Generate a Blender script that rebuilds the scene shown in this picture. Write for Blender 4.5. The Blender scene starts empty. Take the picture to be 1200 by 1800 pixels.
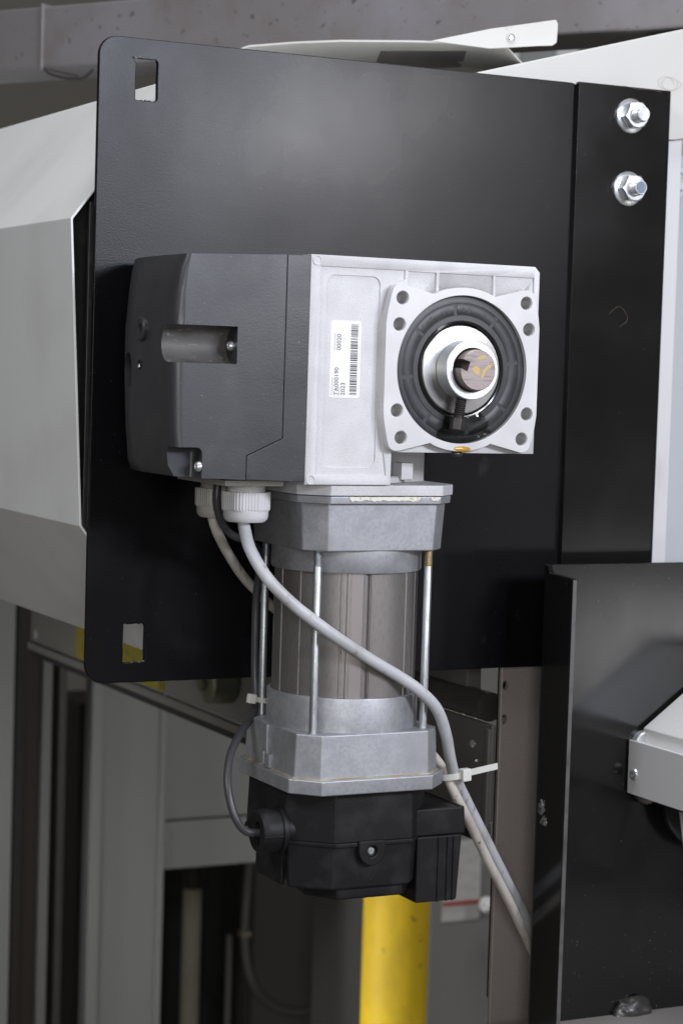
import bpy, bmesh, math, random
from mathutils import Vector, Matrix, noise
random.seed(7)
S = 0.001                                   # everything below is written in millimetres
scene = bpy.context.scene
COL = scene.collection
R = math.radians

# ------------------------------------------------------------------ camera
cam_d = bpy.data.cameras.new("camera"); cam = bpy.data.objects.new("camera", cam_d); COL.objects.link(cam)
scene.camera = cam
_a, _p, _r, _D = R(26.491), R(3.734), R(1.765), 1637.0
_fw = Vector((math.sin(_a)*math.cos(_p), math.cos(_a)*math.cos(_p), -math.sin(_p)))
_rt = Vector((math.cos(_a), -math.sin(_a), 0)); _up = _rt.cross(_fw)
_R = math.cos(_r)*_rt + math.sin(_r)*_up; _U = -math.sin(_r)*_rt + math.cos(_r)*_up
_C = -_D*_fw*S
cam.matrix_world = Matrix(((_R.x, _U.x, -_fw.x, _C.x), (_R.y, _U.y, -_fw.y, _C.y), (_R.z, _U.z, -_fw.z, _C.z), (0, 0, 0, 1)))
cam_d.sensor_fit = 'VERTICAL'; cam_d.sensor_height = 36.0; cam_d.sensor_width = 24.0
cam_d.lens = 3766.2/1800*36.0
cam_d.clip_start = 0.05; cam_d.clip_end = 60
cam_d.dof.use_dof = True; cam_d.dof.focus_distance = 1.53; cam_d.dof.aperture_fstop = 11.0

# ------------------------------------------------------------------ light
w = bpy.data.worlds.new("World"); scene.world = w; w.use_nodes = True
bg = w.node_tree.nodes['Background']; bg.inputs[0].default_value = (1.0, 0.92, 0.86, 1); bg.inputs[1].default_value = 0.07

def area(name, loc, target, sx, sy, power, col=(1, 1, 1), spread=180):
    d = bpy.data.lights.new(name, 'AREA'); d.shape = 'RECTANGLE'; d.size = sx; d.size_y = sy; d.energy = power; d.color = col; d.spread = R(spread)
    o = bpy.data.objects.new(name, d); COL.objects.link(o); o.location = loc
    o.rotation_euler = (Vector(target) - Vector(loc)).to_track_quat('-Z', 'Y').to_euler()
    return o
area("softbox_lamp", (0.66, -1.52, 0.50), (0.0, 0, 0.13), 0.42, 0.24, 10.8, (0.975, 0.97, 1.02))
area("ceiling_lamp", (0.2, -0.25, 1.9), (0.0, 0.0, 0.1), 1.7, 0.9, 30, (0.97, 0.98, 1.0))
area("side_lamp", (-2.0, -1.0, 1.55), (0.0, 0.2, 0.05), 0.8, 0.8, 23, (0.95, 0.975, 1.03))
area("front_fill", (-0.90, -1.95, 0.22), (0.35, 0.6, -0.45), 0.5, 0.4, 10.5, (1.0, 0.985, 0.975))  # added fill near the camera, lifts the upright and lower background
area("cool_lamp", (0.29, -1.55, 0.57), (-0.15, 0, 0.28), 0.16, 0.26, 7.0, (0.86, 0.93, 1.15))
area("bollard_fill", (-1.6, 0.8, -0.50), (0.54, 0.9, -0.66), 0.5, 0.3, 1.3, (1.0, 0.98, 0.96), 36)  # added narrow fill that brightens the yellow bollard
area("bracket_fill", (1.50, -1.60, -0.36), (0.25, 0, -0.15), 0.60, 0.20, 0.75, (1.0, 0.98, 1.0), 120)  # added lamp; gives the bracket its grey reflection of bright surroundings

vs = scene.view_settings; vs.view_transform = 'Standard'; vs.look = 'None'; vs.gamma = 1; vs.use_curve_mapping = False; vs.exposure = 0.0
scene.cycles.use_denoising = True
scene.cycles.max_bounces = 6; scene.cycles.caustics_reflective = False; scene.cycles.caustics_refractive = False

# ------------------------------------------------------------------ materials
def mat(name, col, rough=0.5, metal=0.0, var=(), bump=(), rvar=None, spec=0.5, coat=0.0, trans=0.0, sss=0.0, coord='Object', coat_rough=0.1):
    """var: (scale, detail, colour, lo, hi, stretch, amount); bump: (scale, strength, distance mm, stretch); rvar: (scale, lo, hi)"""
    m = bpy.data.materials.new(name); m.use_nodes = True
    nt = m.node_tree; N = nt.nodes; L = nt.links; b = N['Principled BSDF']
    b.inputs['Roughness'].default_value = rough; b.inputs['Metallic'].default_value = metal
    b.inputs['Specular IOR Level'].default_value = spec
    b.inputs['Coat Weight'].default_value = coat; b.inputs['Coat Roughness'].default_value = coat_rough
    b.inputs['Transmission Weight'].default_value = trans
    if sss: b.inputs['Subsurface Weight'].default_value = sss; b.inputs['Subsurface Radius'].default_value = (.003, .003, .003)
    b.inputs['Base Color'].default_value = (*col, 1)
    tc = N.new('ShaderNodeTexCoord')
    def vec(st):
        if st == (1, 1, 1): return tc.outputs[coord]
        mp = N.new('ShaderNodeMapping'); mp.inputs['Scale'].default_value = st
        L.new(tc.outputs[coord], mp.inputs[0]); return mp.outputs[0]
    last = None
    for (sc, det, c2, lo, hi, st, amt) in var:
        n = N.new('ShaderNodeTexNoise'); n.inputs['Scale'].default_value = sc; n.inputs['Detail'].default_value = det
        L.new(vec(st), n.inputs['Vector'])
        mr = N.new('ShaderNodeMapRange'); mr.inputs[1].default_value = lo; mr.inputs[2].default_value = hi; mr.inputs[4].default_value = amt
        L.new(n.outputs['Fac'], mr.inputs[0])
        mx = N.new('ShaderNodeMix'); mx.data_type = 'RGBA'
        L.new(mr.outputs[0], mx.inputs['Factor'])
        if last is None: mx.inputs['A'].default_value = (*col, 1)
        else: L.new(last, mx.inputs['A'])
        mx.inputs['B'].default_value = (*c2, 1); last = mx.outputs['Result']
    if last: L.new(last, b.inputs['Base Color'])
    if rvar:
        n = N.new('ShaderNodeTexNoise'); n.inputs['Scale'].default_value = rvar[0]; n.inputs['Detail'].default_value = 4
        L.new(tc.outputs[coord], n.inputs['Vector'])
        mr = N.new('ShaderNodeMapRange'); mr.inputs[1].default_value = .3; mr.inputs[2].default_value = .7
        mr.inputs[3].default_value = rvar[1]; mr.inputs[4].default_value = rvar[2]
        L.new(n.outputs['Fac'], mr.inputs[0]); L.new(mr.outputs[0], b.inputs['Roughness'])
    prev = None
    for (sc, stg, dist, st) in bump:
        n = N.new('ShaderNodeTexNoise'); n.inputs['Scale'].default_value = sc; n.inputs['Detail'].default_value = 2
        L.new(vec(st), n.inputs['Vector'])
        bp = N.new('ShaderNodeBump'); bp.inputs['Strength'].default_value = stg; bp.inputs['Distance'].default_value = dist*S
        L.new(n.outputs['Fac'], bp.inputs['Height'])
        if prev: L.new(prev, bp.inputs['Normal'])
        prev = bp.outputs[0]
    if prev: L.new(prev, b.inputs['Normal'])
    return m
I1 = (1, 1, 1)
DUST = (0.42, 0.41, 0.40)
MT = dict(
 powder=mat('black powder coat', (0.004, 0.004, 0.005), 0.30, var=((700, 1, DUST, .76, .82, I1, .35), (7, 8, (.035, .035, .038), .60, .80, (1, 1, 1), .45), (26, 8, (.06, .06, .064), .66, .76, (1, 1, .6), .4)),
            bump=((900, .40, .19, I1),), rvar=(5, .23, .37), spec=.22),
 powder2=mat('black satin paint on the bracket', (0.008, 0.008, 0.008), 0.30, var=((600, 1, DUST, .765, .82, I1, .32),),
            bump=((500, .05, .2, I1),), rvar=(12, .14, .21), spec=.45),
 edge=mat('worn steel edge', (0.16, 0.155, 0.155), 0.4, .6, var=((60, 6, (.06, .06, .06), .45, .7, I1, .7),)),
 castal=mat('sand cast aluminium', (0.66, 0.66, 0.672), 0.60, .20, var=((60, 6, (.53, .53, .54), .4, .75, I1, .6), (900, 3, (.50, .50, .51), .48, .7, I1, .6)), bump=((900, .5, .3, I1),)),
 machal=mat('milled aluminium', (0.575, 0.575, 0.58), 0.50, .25, var=((40, 4, (.72, .72, .73), .4, .7, I1, .5),), bump=((900, .10, .08, (1, 1, .25)),)),
 diecast=mat('blotchy die cast aluminium', (0.47, 0.48, 0.505), 0.44, .70, var=((420, 8, (.33, .34, .37), .44, .68, I1, .6), (110, 9, (.36, .37, .40), .47, .66, I1, .6), (22, 6, (.57, .58, .61), .48, .75, I1, .45), (9, 5, (.40, .41, .44), .5, .75, I1, .5), (16, 7, (.33, .33, .345), .56, .74, (1, 1, .6), .6)),
            bump=((600, .10, .12, I1),), rvar=(60, .46, .58)),
 tubest=mat('grey brown motor tube', (0.285, 0.268, 0.259), 0.46, .75, var=((30, 5, (.30, .255, .235), .5, .75, (1, 1, .3), .5), (900, 2, (.19, .18, .175), .5, .7, (1, 1, .2), .5)), bump=((1400, .15, .08, I1),)),
 tubestrip=mat('pinkish bare tube seam', (0.33, 0.30, 0.295), 0.52, .55, var=((60, 5, (.28, .25, .24), .45, .7, (1, 1, .2), .6),)),
 zinc=mat('bright zinc plating', (0.76, 0.79, 0.80), 0.30, .82, var=((90, 4, (.62, .65, .68), .45, .7, I1, .5),), rvar=(80, .24, .38)),
 zincrod=mat('dull zinc plated rod', (0.56, 0.585, 0.60), 0.44, .9, var=((260, 5, (.33, .35, .37), .46, .62, (1, 1, .25), .75),), bump=((800, .12, .1, (1, 1, .2)),)),
 seamdark=mat('dark seam', (0.02, 0.02, 0.02), 0.6),
 brass=mat('yellowed thread', (0.62, 0.47, 0.20), 0.35, .85),
 steel=mat('turned steel', (0.42, 0.415, 0.41), 0.33, .95, var=((50, 4, (.34, .33, .32), .45, .7, I1, .6),), rvar=(60, .28, .38)),
 collar=mat('blue white zinc collar', (0.68, 0.71, 0.73), 0.40, .75, var=((70, 4, (.6, .62, .6), .5, .72, I1, .5),)),
 shaftend=mat('saw cut shaft end', (0.36, 0.305, 0.295), 0.52, .25, var=((700, 3, (.22, .185, .18), .48, .62, (.10, 1, 1.3), .8), (60, 4, (.42, .36, .34), .5, .7, I1, .5)), bump=((700, .2, .1, (.10, 1, 1.3)),)),
 shaftside=mat('brown steel shaft', (0.30, 0.255, 0.235), 0.42, .7, var=((80, 5, (.16, .13, .12), .45, .65, I1, .6),)),
 paintmark=mat('yellow paint marker', (0.62, 0.43, 0.12), 0.6, var=((500, 4, (.5, .42, .38), .5, .66, I1, .9),)),
 blackbolt=mat('black oxide screw', (0.055, 0.05, 0.05), 0.42, .6, var=((200, 4, (.12, .10, .095), .5, .7, I1, .6),)),
 rubber=mat('black rubber seal', (0.026, 0.027, 0.030), 0.42, var=((120, 5, (.045, .045, .05), .45, .7, I1, .6),)),
 rubberwet=mat('oily rubber lip', (0.010, 0.010, 0.010), 0.10, coat=.6),
 plastic=mat('textured black plastic', (0.040, 0.041, 0.046), 0.44, var=((40, 7, (.062, .061, .062), .5, .75, I1, .7), (12, 6, (.028, .029, .033), .5, .7, I1, .6), (600, 1, DUST, .76, .83, I1, .35)), bump=((1100, .45, .14, I1),), rvar=(18, .30, .46)),
 plasticchannel=mat('lighter streaked plastic channel', (0.11, 0.105, 0.10), 0.55, var=((90, 6, (.03, .03, .03), .45, .65, (.3, 1, 1), .7), (300, 5, (.3, .29, .28), .62, .72, (.5, 1, 1), .7)), bump=((400, .15, .2, (.2, 1, 1)),)),
 plasticlow=mat('matt black housing plastic', (0.008, 0.008, 0.009), 0.52, spec=.32, var=((50, 6, (.028, .028, .028), .5, .72, I1, .7), (800, 1, DUST, .77, .83, I1, .35)), bump=((1800, .30, .15, I1),)),
 whiteplas=mat('white nylon gland', (0.72, 0.72, 0.74), 0.45, var=((40, 5, (.60, .60, .58), .5, .75, I1, .5),), sss=.05),
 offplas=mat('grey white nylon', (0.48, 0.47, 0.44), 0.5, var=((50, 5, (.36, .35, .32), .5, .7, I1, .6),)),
 cablegrey=mat('light grey cable sheath', (0.54, 0.55, 0.575), 0.42, var=((30, 6, (.30, .28, .25), .52, .70, (1, 1, .5), .7), (140, 5, (.15, .14, .13), .62, .72, (1, 1, .5), .6)), bump=((300, .06, .2, I1),)),
 cablebeige=mat('dirty beige cable sheath', (0.62, 0.585, 0.53), 0.5, var=((60, 6, (.40, .36, .31), .5, .72, (1, 1, .3), .7), (200, 4, (.08, .07, .06), .66, .74, (1, 1, .4), .8)), bump=((300, .08, .2, I1),)),
 cableblack=mat('thin dark cable sheath', (0.055, 0.055, 0.060), 0.35),
 ziptie=mat('natural nylon tie', (0.72, 0.72, 0.68), 0.35, sss=.15, var=((80, 4, (.58, .55, .46), .5, .75, I1, .5),)),
 labelw=mat('white paper label', (0.86, 0.86, 0.86), 0.5),
 ink=mat('label print', (0.06, 0.06, 0.065), 0.6),
 inkgrey=mat('small grey label print', (0.42, 0.42, 0.43), 0.6),
 amber=mat('amber oil', (0.62, 0.30, 0.03), 0.12, coat=.8, var=((160, 3, (.35, .30, .06), .5, .7, I1, .8),)),
 amberline=mat('dried amber sealant', (0.26, 0.20, 0.085), 0.4, var=((60, 4, (.52, .47, .36), .4, .7, I1, .8),)),
 cream=mat('cream sealant residue', (0.80, 0.78, 0.70), 0.6, var=((420, 3, (.42, .28, .12), .58, .66, I1, .8),)),
 grease=mat('clear grease', (0.9, 0.95, 0.92), 0.05, trans=1.0, bump=((180, .3, .5, I1),)),
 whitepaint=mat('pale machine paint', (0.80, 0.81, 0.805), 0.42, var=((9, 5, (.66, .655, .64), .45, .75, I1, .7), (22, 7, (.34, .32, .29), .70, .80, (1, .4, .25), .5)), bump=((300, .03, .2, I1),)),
 creampaint=mat('cream machine paint', (0.64, 0.635, 0.61), 0.42, var=((12, 5, (.56, .55, .52), .45, .75, I1, .7), (60, 6, (.3, .26, .22), .72, .80, I1, .5))),
 stripwhite=mat('white rail', (0.74, 0.74, 0.75), 0.4, var=((40, 6, (.5, .5, .5), .66, .78, (1, 1, .2), .6),)),
 bluegrey=mat('blue grey sheet', (0.52, 0.55, 0.58), 0.4),
 darkpost=mat('dark painted column', (0.020, 0.019, 0.019), 0.4, var=((90, 6, (.06, .055, .05), .55, .75, I1, .6),)),
 panelbrown=mat('grey brown satin sheet', (0.38, 0.335, 0.315), 0.42, .1, var=((8, 4, (.34, .30, .28), .4, .7, I1, .6), (700, 2, (.28, .25, .235), .5, .7, I1, .4)), bump=((1200, .08, .1, I1),)),
 sidepanel=mat('dim grey machine side', (0.15, 0.143, 0.134), 0.45, .1, var=((14, 5, (.12, .115, .107), .4, .7, I1, .6),)),
 roller=mat('dark steel tube', (0.085, 0.078, 0.07), 0.35, .6, var=((40, 5, (.14, .12, .10), .5, .7, I1, .6),)),
 gap=mat('black gap', (0.006, 0.006, 0.006), 0.7),
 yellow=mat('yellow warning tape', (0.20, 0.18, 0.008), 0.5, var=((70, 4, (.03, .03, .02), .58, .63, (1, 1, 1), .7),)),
 yellowpost=mat('yellow bollard paint', (0.84, 0.58, 0.012), 0.62, var=((4, 5, (.74, .50, .012), .45, .7, I1, .8), (14, 7, (.40, .28, .03), .56, .74, (1, 1, .5), .6), (60, 6, (.16, .12, .04), .66, .74, I1, .7))),
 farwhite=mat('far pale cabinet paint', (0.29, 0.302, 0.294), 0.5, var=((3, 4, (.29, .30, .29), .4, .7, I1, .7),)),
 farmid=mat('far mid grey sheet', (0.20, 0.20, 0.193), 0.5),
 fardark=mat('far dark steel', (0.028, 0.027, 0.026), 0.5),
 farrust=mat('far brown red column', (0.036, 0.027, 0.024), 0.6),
 farpipe=mat('far beige pipe', (0.46, 0.43, 0.36), 0.5, var=((6, 4, (.32, .24, .13), .45, .7, I1, .8),)),
 paper=mat('far paper notice', (0.50, 0.49, 0.48), 0.7, var=((30, 3, (.40, .39, .38), .45, .6, (1, 1, 3), .6),)),
 redline=mat('red print', (0.35, 0.06, 0.05), 0.6),
 scale=mat('mill scale steel', (0.23, 0.215, 0.22), 0.46, .35, var=((7, 6, (.30, .29, .32), .45, .7, I1, .8), (26, 7, (.20, .16, .145), .52, .76, I1, .6), (110, 5, (.07, .06, .06), .64, .72, I1, .7)), bump=((150, .12, .4, I1),)),
 wall=mat('dim hall wall', (0.34, 0.32, 0.29), 0.8, var=((1.2, 4, (.29, .275, .25), .4, .7, I1, .8),)),
 guard=mat('light satin sheet guard', (0.80, 0.80, 0.80), 0.36, .25, var=((900, 2, (.70, .70, .70), .45, .7, I1, .6),), bump=((900, .05, .1, I1),)),
 ledge=mat('grey brown ledge paint', (0.25, 0.23, 0.22), 0.5, var=((500, 2, (.20, .185, .175), .45, .7, I1, .5),), bump=((600, .1, .15, I1),)),
 weld=mat('shiny black weld blob', (0.035, 0.034, 0.033), 0.34, coat=.2, bump=((120, .25, 1.0, I1),)),
 chip=mat('paint chip', (0.34, 0.33, 0.32), 0.3, .5, var=((300, 4, (.03, .03, .03), .45, .6, I1, .8),)),
 scuff=mat('dull scuff on black paint', (0.035, 0.035, 0.037), 0.55, var=((600, 4, (.012, .012, .013), .42, .6, (1, 1, .4), .9),)),
 bluecap=mat('blue grey bolt end', (0.22, 0.26, 0.33), 0.3, .8),
 hair=mat('loose fibre', (0.30, 0.22, 0.15), 0.7),
 greendrum=mat('greenish zinc knob', (0.16, 0.17, 0.12), 0.35, .6),
)

# ------------------------------------------------------------------ mesh helpers
def V(p): return Vector(p)*S
def root_of(o):
    v = Vector((0, 0, 0))
    while o is not None:
        v += o.location if o.parent is None else Vector((0, 0, 0)); o = o.parent
    return v
def put(name, me, m, parent=None, loc=None):
    o = bpy.data.objects.new(name, me); COL.objects.link(o)
    if m is not None and not me.materials: me.materials.append(MT[m])
    if loc is not None: o.location = V(loc)
    if parent is not None:
        o.parent = parent; o.matrix_parent_inverse = Matrix.Translation(-WORLD.get(parent.name, Vector((0, 0, 0))))
    return o
WORLD = {}
def thing(name, label, cat, loc=(0, 0, 0), group=None):
    o = bpy.data.objects.new(name, None); COL.objects.link(o); o.location = V(loc); o.empty_display_size = .02
    WORLD[o.name] = V(loc)
    return tag(o, label, cat, group)
def tag(o, label, cat=None, group=None):
    o['label'] = label
    if cat: o['category'] = cat
    if group: o['group'] = group
    return o
def struct(o): o['kind'] = 'structure'; return o
def mk(verts, faces, smooth=None):
    me = bpy.data.meshes.new('m'); me.from_pydata([tuple(V(v)) for v in verts], [], faces)
    bm = bmesh.new(); bm.from_mesh(me); bmesh.ops.recalc_face_normals(bm, faces=bm.faces); bm.to_mesh(me); bm.free()
    if smooth is not None: shade(me, smooth)
    return me
def shade(me, ang=35):
    me.polygons.foreach_set('use_smooth', [True]*len(me.polygons)); me.set_sharp_from_angle(angle=R(ang)); me.update()
def merge(*mes):
    bm = bmesh.new()
    for m in mes: bm.from_mesh(m)
    out = bpy.data.meshes.new('m'); bm.to_mesh(out); bm.free(); shade(out, 35); return out
def prism(poly, axis, lo, hi, smooth=None):
    """extrude a 2D polygon; axis 'Y': poly is (x,z); 'Z': (x,y); 'X': (y,z)"""
    n = len(poly)
    f = {'Y': lambda p, t: (p[0], t, p[1]), 'Z': lambda p, t: (p[0], p[1], t), 'X': lambda p, t: (t, p[0], p[1])}[axis]
    vs = [f(p, lo) for p in poly] + [f(p, hi) for p in poly]
    fs = [list(range(n)), list(range(n, 2*n))] + [(i, (i+1) % n, n+(i+1) % n, n+i) for i in range(n)]
    return mk(vs, fs, smooth)
def box(x0, x1, y0, y1, z0, z1): return prism([(x0, y0), (x1, y0), (x1, y1), (x0, y1)], 'Z', z0, z1)
def lathe(prof, axis, c, seg=48, a0=0.0, a1=360.0, ang=32, close=False):
    """prof: (r, t) along the axis; c: point on the axis (all three coordinates)"""
    full = abs(a1-a0) >= 359.9; ns = seg if full else seg+1
    vs, fs = [], []
    for i in range(ns):
        th = R(a0 + (a1-a0)*i/seg); ct, st = math.cos(th), math.sin(th)
        for r, t in prof:
            vs.append({'Y': (c[0]+r*ct, c[1]+t, c[2]+r*st), 'Z': (c[0]+r*ct, c[1]+r*st, c[2]+t), 'X': (c[0]+t, c[1]+r*ct, c[2]+r*st)}[axis])
    m = len(prof)
    for i in range(seg):
        j = (i+1) % ns
        for k in range(m-1): fs.append((i*m+k, i*m+k+1, j*m+k+1, j*m+k))
        if close: fs.append((i*m+m-1, i*m, j*m, j*m+m-1))
    if close and not full: fs += [list(range(m)), list(range((ns-1)*m, ns*m))]
    me = mk(vs, fs)
    bm = bmesh.new(); bm.from_mesh(me); bmesh.ops.remove_doubles(bm, verts=bm.verts, dist=1e-7); bmesh.ops.recalc_face_normals(bm, faces=bm.faces); bm.to_mesh(me); bm.free()
    shade(me, ang); return me
def spline(pts, n=10):
    P = [Vector(p) for p in pts]; P = [2*P[0]-P[1]] + P + [2*P[-1]-P[-2]]; out = []
    for i in range(1, len(P)-2):
        for k in range(n):
            t = k/n; a, b, c, d = P[i-1], P[i], P[i+1], P[i+2]
            out.append(.5*((2*b)+(-a+c)*t+(2*a-5*b+4*c-d)*t*t+(-a+3*b-3*c+d)*t**3))
    out.append(P[-2]); return out
def tube(pts, r, seg=14, smooth_n=10, caps=True):
    P = spline(pts, smooth_n) if smooth_n else [Vector(p) for p in pts]
    vs, fs = [], []; t0 = (P[1]-P[0]).normalized(); nrm = t0.orthogonal().normalized()
    for i, p in enumerate(P):
        t = (P[min(i+1, len(P)-1)]-P[max(i-1, 0)]).normalized()
        nrm = (nrm - t*nrm.dot(t)).normalized(); bn = t.cross(nrm)
        rr = r(i/(len(P)-1)) if callable(r) else r
        for k in range(seg):
            a = 2*math.pi*k/seg; vs.append(p + rr*(math.cos(a)*nrm + math.sin(a)*bn))
    for i in range(len(P)-1):
        for k in range(seg):
            fs.append((i*seg+k, i*seg+(k+1) % seg, (i+1)*seg+(k+1) % seg, (i+1)*seg+k))
    if caps: fs += [list(range(seg)), list(range((len(P)-1)*seg, len(P)*seg))]
    return mk(vs, fs, 50)
def bake(me, mods):
    """apply modifiers (boolean cutters given as meshes, bevel) to a mesh and return the result"""
    o = bpy.data.objects.new('tmp', me); COL.objects.link(o); tmp = []
    for md in mods:
        if md[0] in ('cut', 'keep', 'join'):
            c = bpy.data.objects.new('tmpc', md[1]); COL.objects.link(c); tmp.append(c)
            b = o.modifiers.new('b', 'BOOLEAN'); b.operation = {'cut': 'DIFFERENCE', 'keep': 'INTERSECT', 'join': 'UNION'}[md[0]]; b.object = c; b.solver = 'EXACT'
            if len(md) > 2: b.use_self = True
        elif md[0] == 'bevel':
            b = o.modifiers.new('v', 'BEVEL'); b.width = md[1]*S; b.segments = md[2]; b.limit_method = 'ANGLE'; b.angle_limit = R(md[3] if len(md) > 3 else 30); b.use_clamp_overlap = True; b.miter_outer = 'MITER_ARC'
    dg = bpy.context.evaluated_depsgraph_get(); dg.update()
    out = bpy.data.meshes.new_from_object(o.evaluated_get(dg), depsgraph=dg)
    for t in tmp + [o]: bpy.data.objects.remove(t, do_unlink=True)
    out.materials.clear()
    bev = any(m[0] == 'bevel' for m in mods)
    shade(out, 40 if bev else 32)
    if bev:
        o = bpy.data.objects.new('tmp', out); COL.objects.link(o)
        wn = o.modifiers.new('w', 'WEIGHTED_NORMAL'); wn.keep_sharp = True; wn.weight = 80
        dg = bpy.context.evaluated_depsgraph_get(); dg.update()
        out2 = bpy.data.meshes.new_from_object(o.evaluated_get(dg), depsgraph=dg)
        bpy.data.objects.remove(o, do_unlink=True); out2.materials.clear(); return out2
    return out
def bev(me, w=1.0, n=2, ang=30): return bake(me, [('bevel', w, n, ang)])
def rrect(x0, x1, z0, z1, r, n=6):
    out = []
    for cx, cz, a in ((x1-r, z0+r, -90), (x1-r, z1-r, 0), (x0+r, z1-r, 90), (x0+r, z0+r, 180)):
        for k in range(n+1):
            t = R(a+90*k/n); out.append((cx+r*math.cos(t), cz+r*math.sin(t)))
    return out
def octo(cx, cy, hx, hy, c):
    return [(cx-hx+c, cy-hy), (cx+hx-c, cy-hy), (cx+hx, cy-hy+c), (cx+hx, cy+hy-c), (cx+hx-c, cy+hy), (cx-hx+c, cy+hy), (cx-hx, cy+hy-c), (cx-hx, cy-hy+c)]
def loft(rings):
    n = len(rings[0]); vs = [p for r in rings for p in r]; fs = [list(range(n)), list(range((len(rings)-1)*n, len(rings)*n))]
    for i in range(len(rings)-1):
        for k in range(n): fs.append((i*n+k, i*n+(k+1) % n, (i+1)*n+(k+1) % n, (i+1)*n+k))
    return mk(vs, fs)
def octz(cx, cy, sections):
    return loft([[(x, y, z) for x, y in octo(cx, cy, hx, hy, c)] for (z, hx, hy, c) in sections])
def hexpts(c, af, rot=0): return [(c[0]+af/math.sqrt(3)*math.cos(R(60*k+rot)), c[1]+af/math.sqrt(3)*math.sin(R(60*k+rot))) for k in range(6)]
def threads(r, p, t0, t1, depth=.55):
    out = []; n = int(abs(t1-t0)/p); sg = 1 if t1 > t0 else -1
    for i in range(n): out += [(r-depth, t0+sg*p*i), (r, t0+sg*p*(i+.45)), (r, t0+sg*p*(i+.6))]
    out.append((r-depth, t0+sg*p*n)); return out
def text_mesh(body, size, depth=0.0):
    cu = bpy.data.curves.new('t', 'FONT'); cu.body = body; cu.size = size*S; cu.extrude = depth*S; cu.resolution_u = 3
    o = bpy.data.objects.new('t', cu); COL.objects.link(o)
    dg = bpy.context.evaluated_depsgraph_get(); dg.update()
    me = bpy.data.meshes.new_from_object(o.evaluated_get(dg), depsgraph=dg); bpy.data.objects.remove(o, do_unlink=True)
    me.materials.clear(); return me
def xform(me, M): me.transform(M); return me
def basis(o, ex, ey, ez):
    ex, ey, ez = Vector(ex), Vector(ey), Vector(ez)
    return Matrix(((ex.x, ey.x, ez.x, o[0]*S), (ex.y, ey.y, ez.y, o[1]*S), (ex.z, ey.z, ez.z, o[2]*S), (0, 0, 0, 1)))
def blob(c, rx, ry, rz, amp=.25, freq=1.5, sub=3, seed=0):
    bm = bmesh.new(); bmesh.ops.create_icosphere(bm, subdivisions=sub, radius=1)
    for v in bm.verts:
        k = 1+amp*noise.noise(v.co*freq+Vector((seed, seed*1.7, 0))); v.co = Vector((c[0]+rx*k*v.co.x, c[1]+ry*k*v.co.y, c[2]+rz*k*v.co.z))*S
    me = bpy.data.meshes.new('m'); bm.to_mesh(me); bm.free(); shade(me, 180); return me

# ================================================================== setting: the hall behind
def far_box(name, x0, x1, y0, y1, z0, z1, m, label, cat, bw=2): return tag(put(name, bev(box(x0, x1, y0, y1, z0, z1), bw, 2), m), label, cat)
struct(put('wall', box(-3200, 4200, 4200, 4260, -1800, 2600), 'wall'))
struct(put('floor', box(-3200, 4200, -200, 4200, -1500, -1460), 'wall'))

# --- tall grey machine columns, far left
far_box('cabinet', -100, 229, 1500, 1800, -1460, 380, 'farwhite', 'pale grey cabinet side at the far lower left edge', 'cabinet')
t = thing('machine_column', 'dark brown steel column beside the pale cabinet, far left', 'column', (246, 1500, -1460))
put('post', bev(box(231, 270, 1505, 1600, -1460, 380), 2), 'farrust', t)
put('edge_strip', bev(box(231, 243, 1496, 1504.5, -1460, 380), 1), 'fardark', t)
t = thing('guide_rail', 'narrow pale vertical rail beside the brown column', 'rail', (277, 1498, -1460), 'guide rails at far left')
put('rail', bev(box(271, 285, 1496, 1560, -1460, -290), 1.5), 'farmid', t)
t = thing('guide_rail', 'narrow brownish vertical rail standing in the black gap', 'rail', (325, 1560, -1460), 'guide rails at far left')
put('rail', bev(box(318, 330, 1560, 1600, -1460, -290), 1.5), 'sidepanel', t)
t = thing('rail_bolt', 'tiny bright bolt head in the black gap at left', 'bolt', (322, 1635, -560))
put('head', lathe([(0, -6), (5, -6), (6, -4), (6, 0)], 'Y', (318, 1638, -560), 12), 'zinc', t)
far_box('dark_cavity', 286, 346, 1640, 1700, -1460, 380, 'gap', 'black gap between the rails and the tall grey panel', 'gap')
t = thing('tall_panel', 'tall grey sheet panel with a folded edge, behind the lower left', 'panel', (400, 1500, -1460))
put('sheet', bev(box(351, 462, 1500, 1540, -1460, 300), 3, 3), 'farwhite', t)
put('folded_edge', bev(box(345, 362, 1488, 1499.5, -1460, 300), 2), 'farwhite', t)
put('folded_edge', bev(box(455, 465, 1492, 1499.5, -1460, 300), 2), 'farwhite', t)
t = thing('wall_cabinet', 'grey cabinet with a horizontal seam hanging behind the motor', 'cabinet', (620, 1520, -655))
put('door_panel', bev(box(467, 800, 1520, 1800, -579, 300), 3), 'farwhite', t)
put('door_panel', bev(box(467, 800, 1520, 1800, -655, -582), 3), 'farwhite', t)
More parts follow.
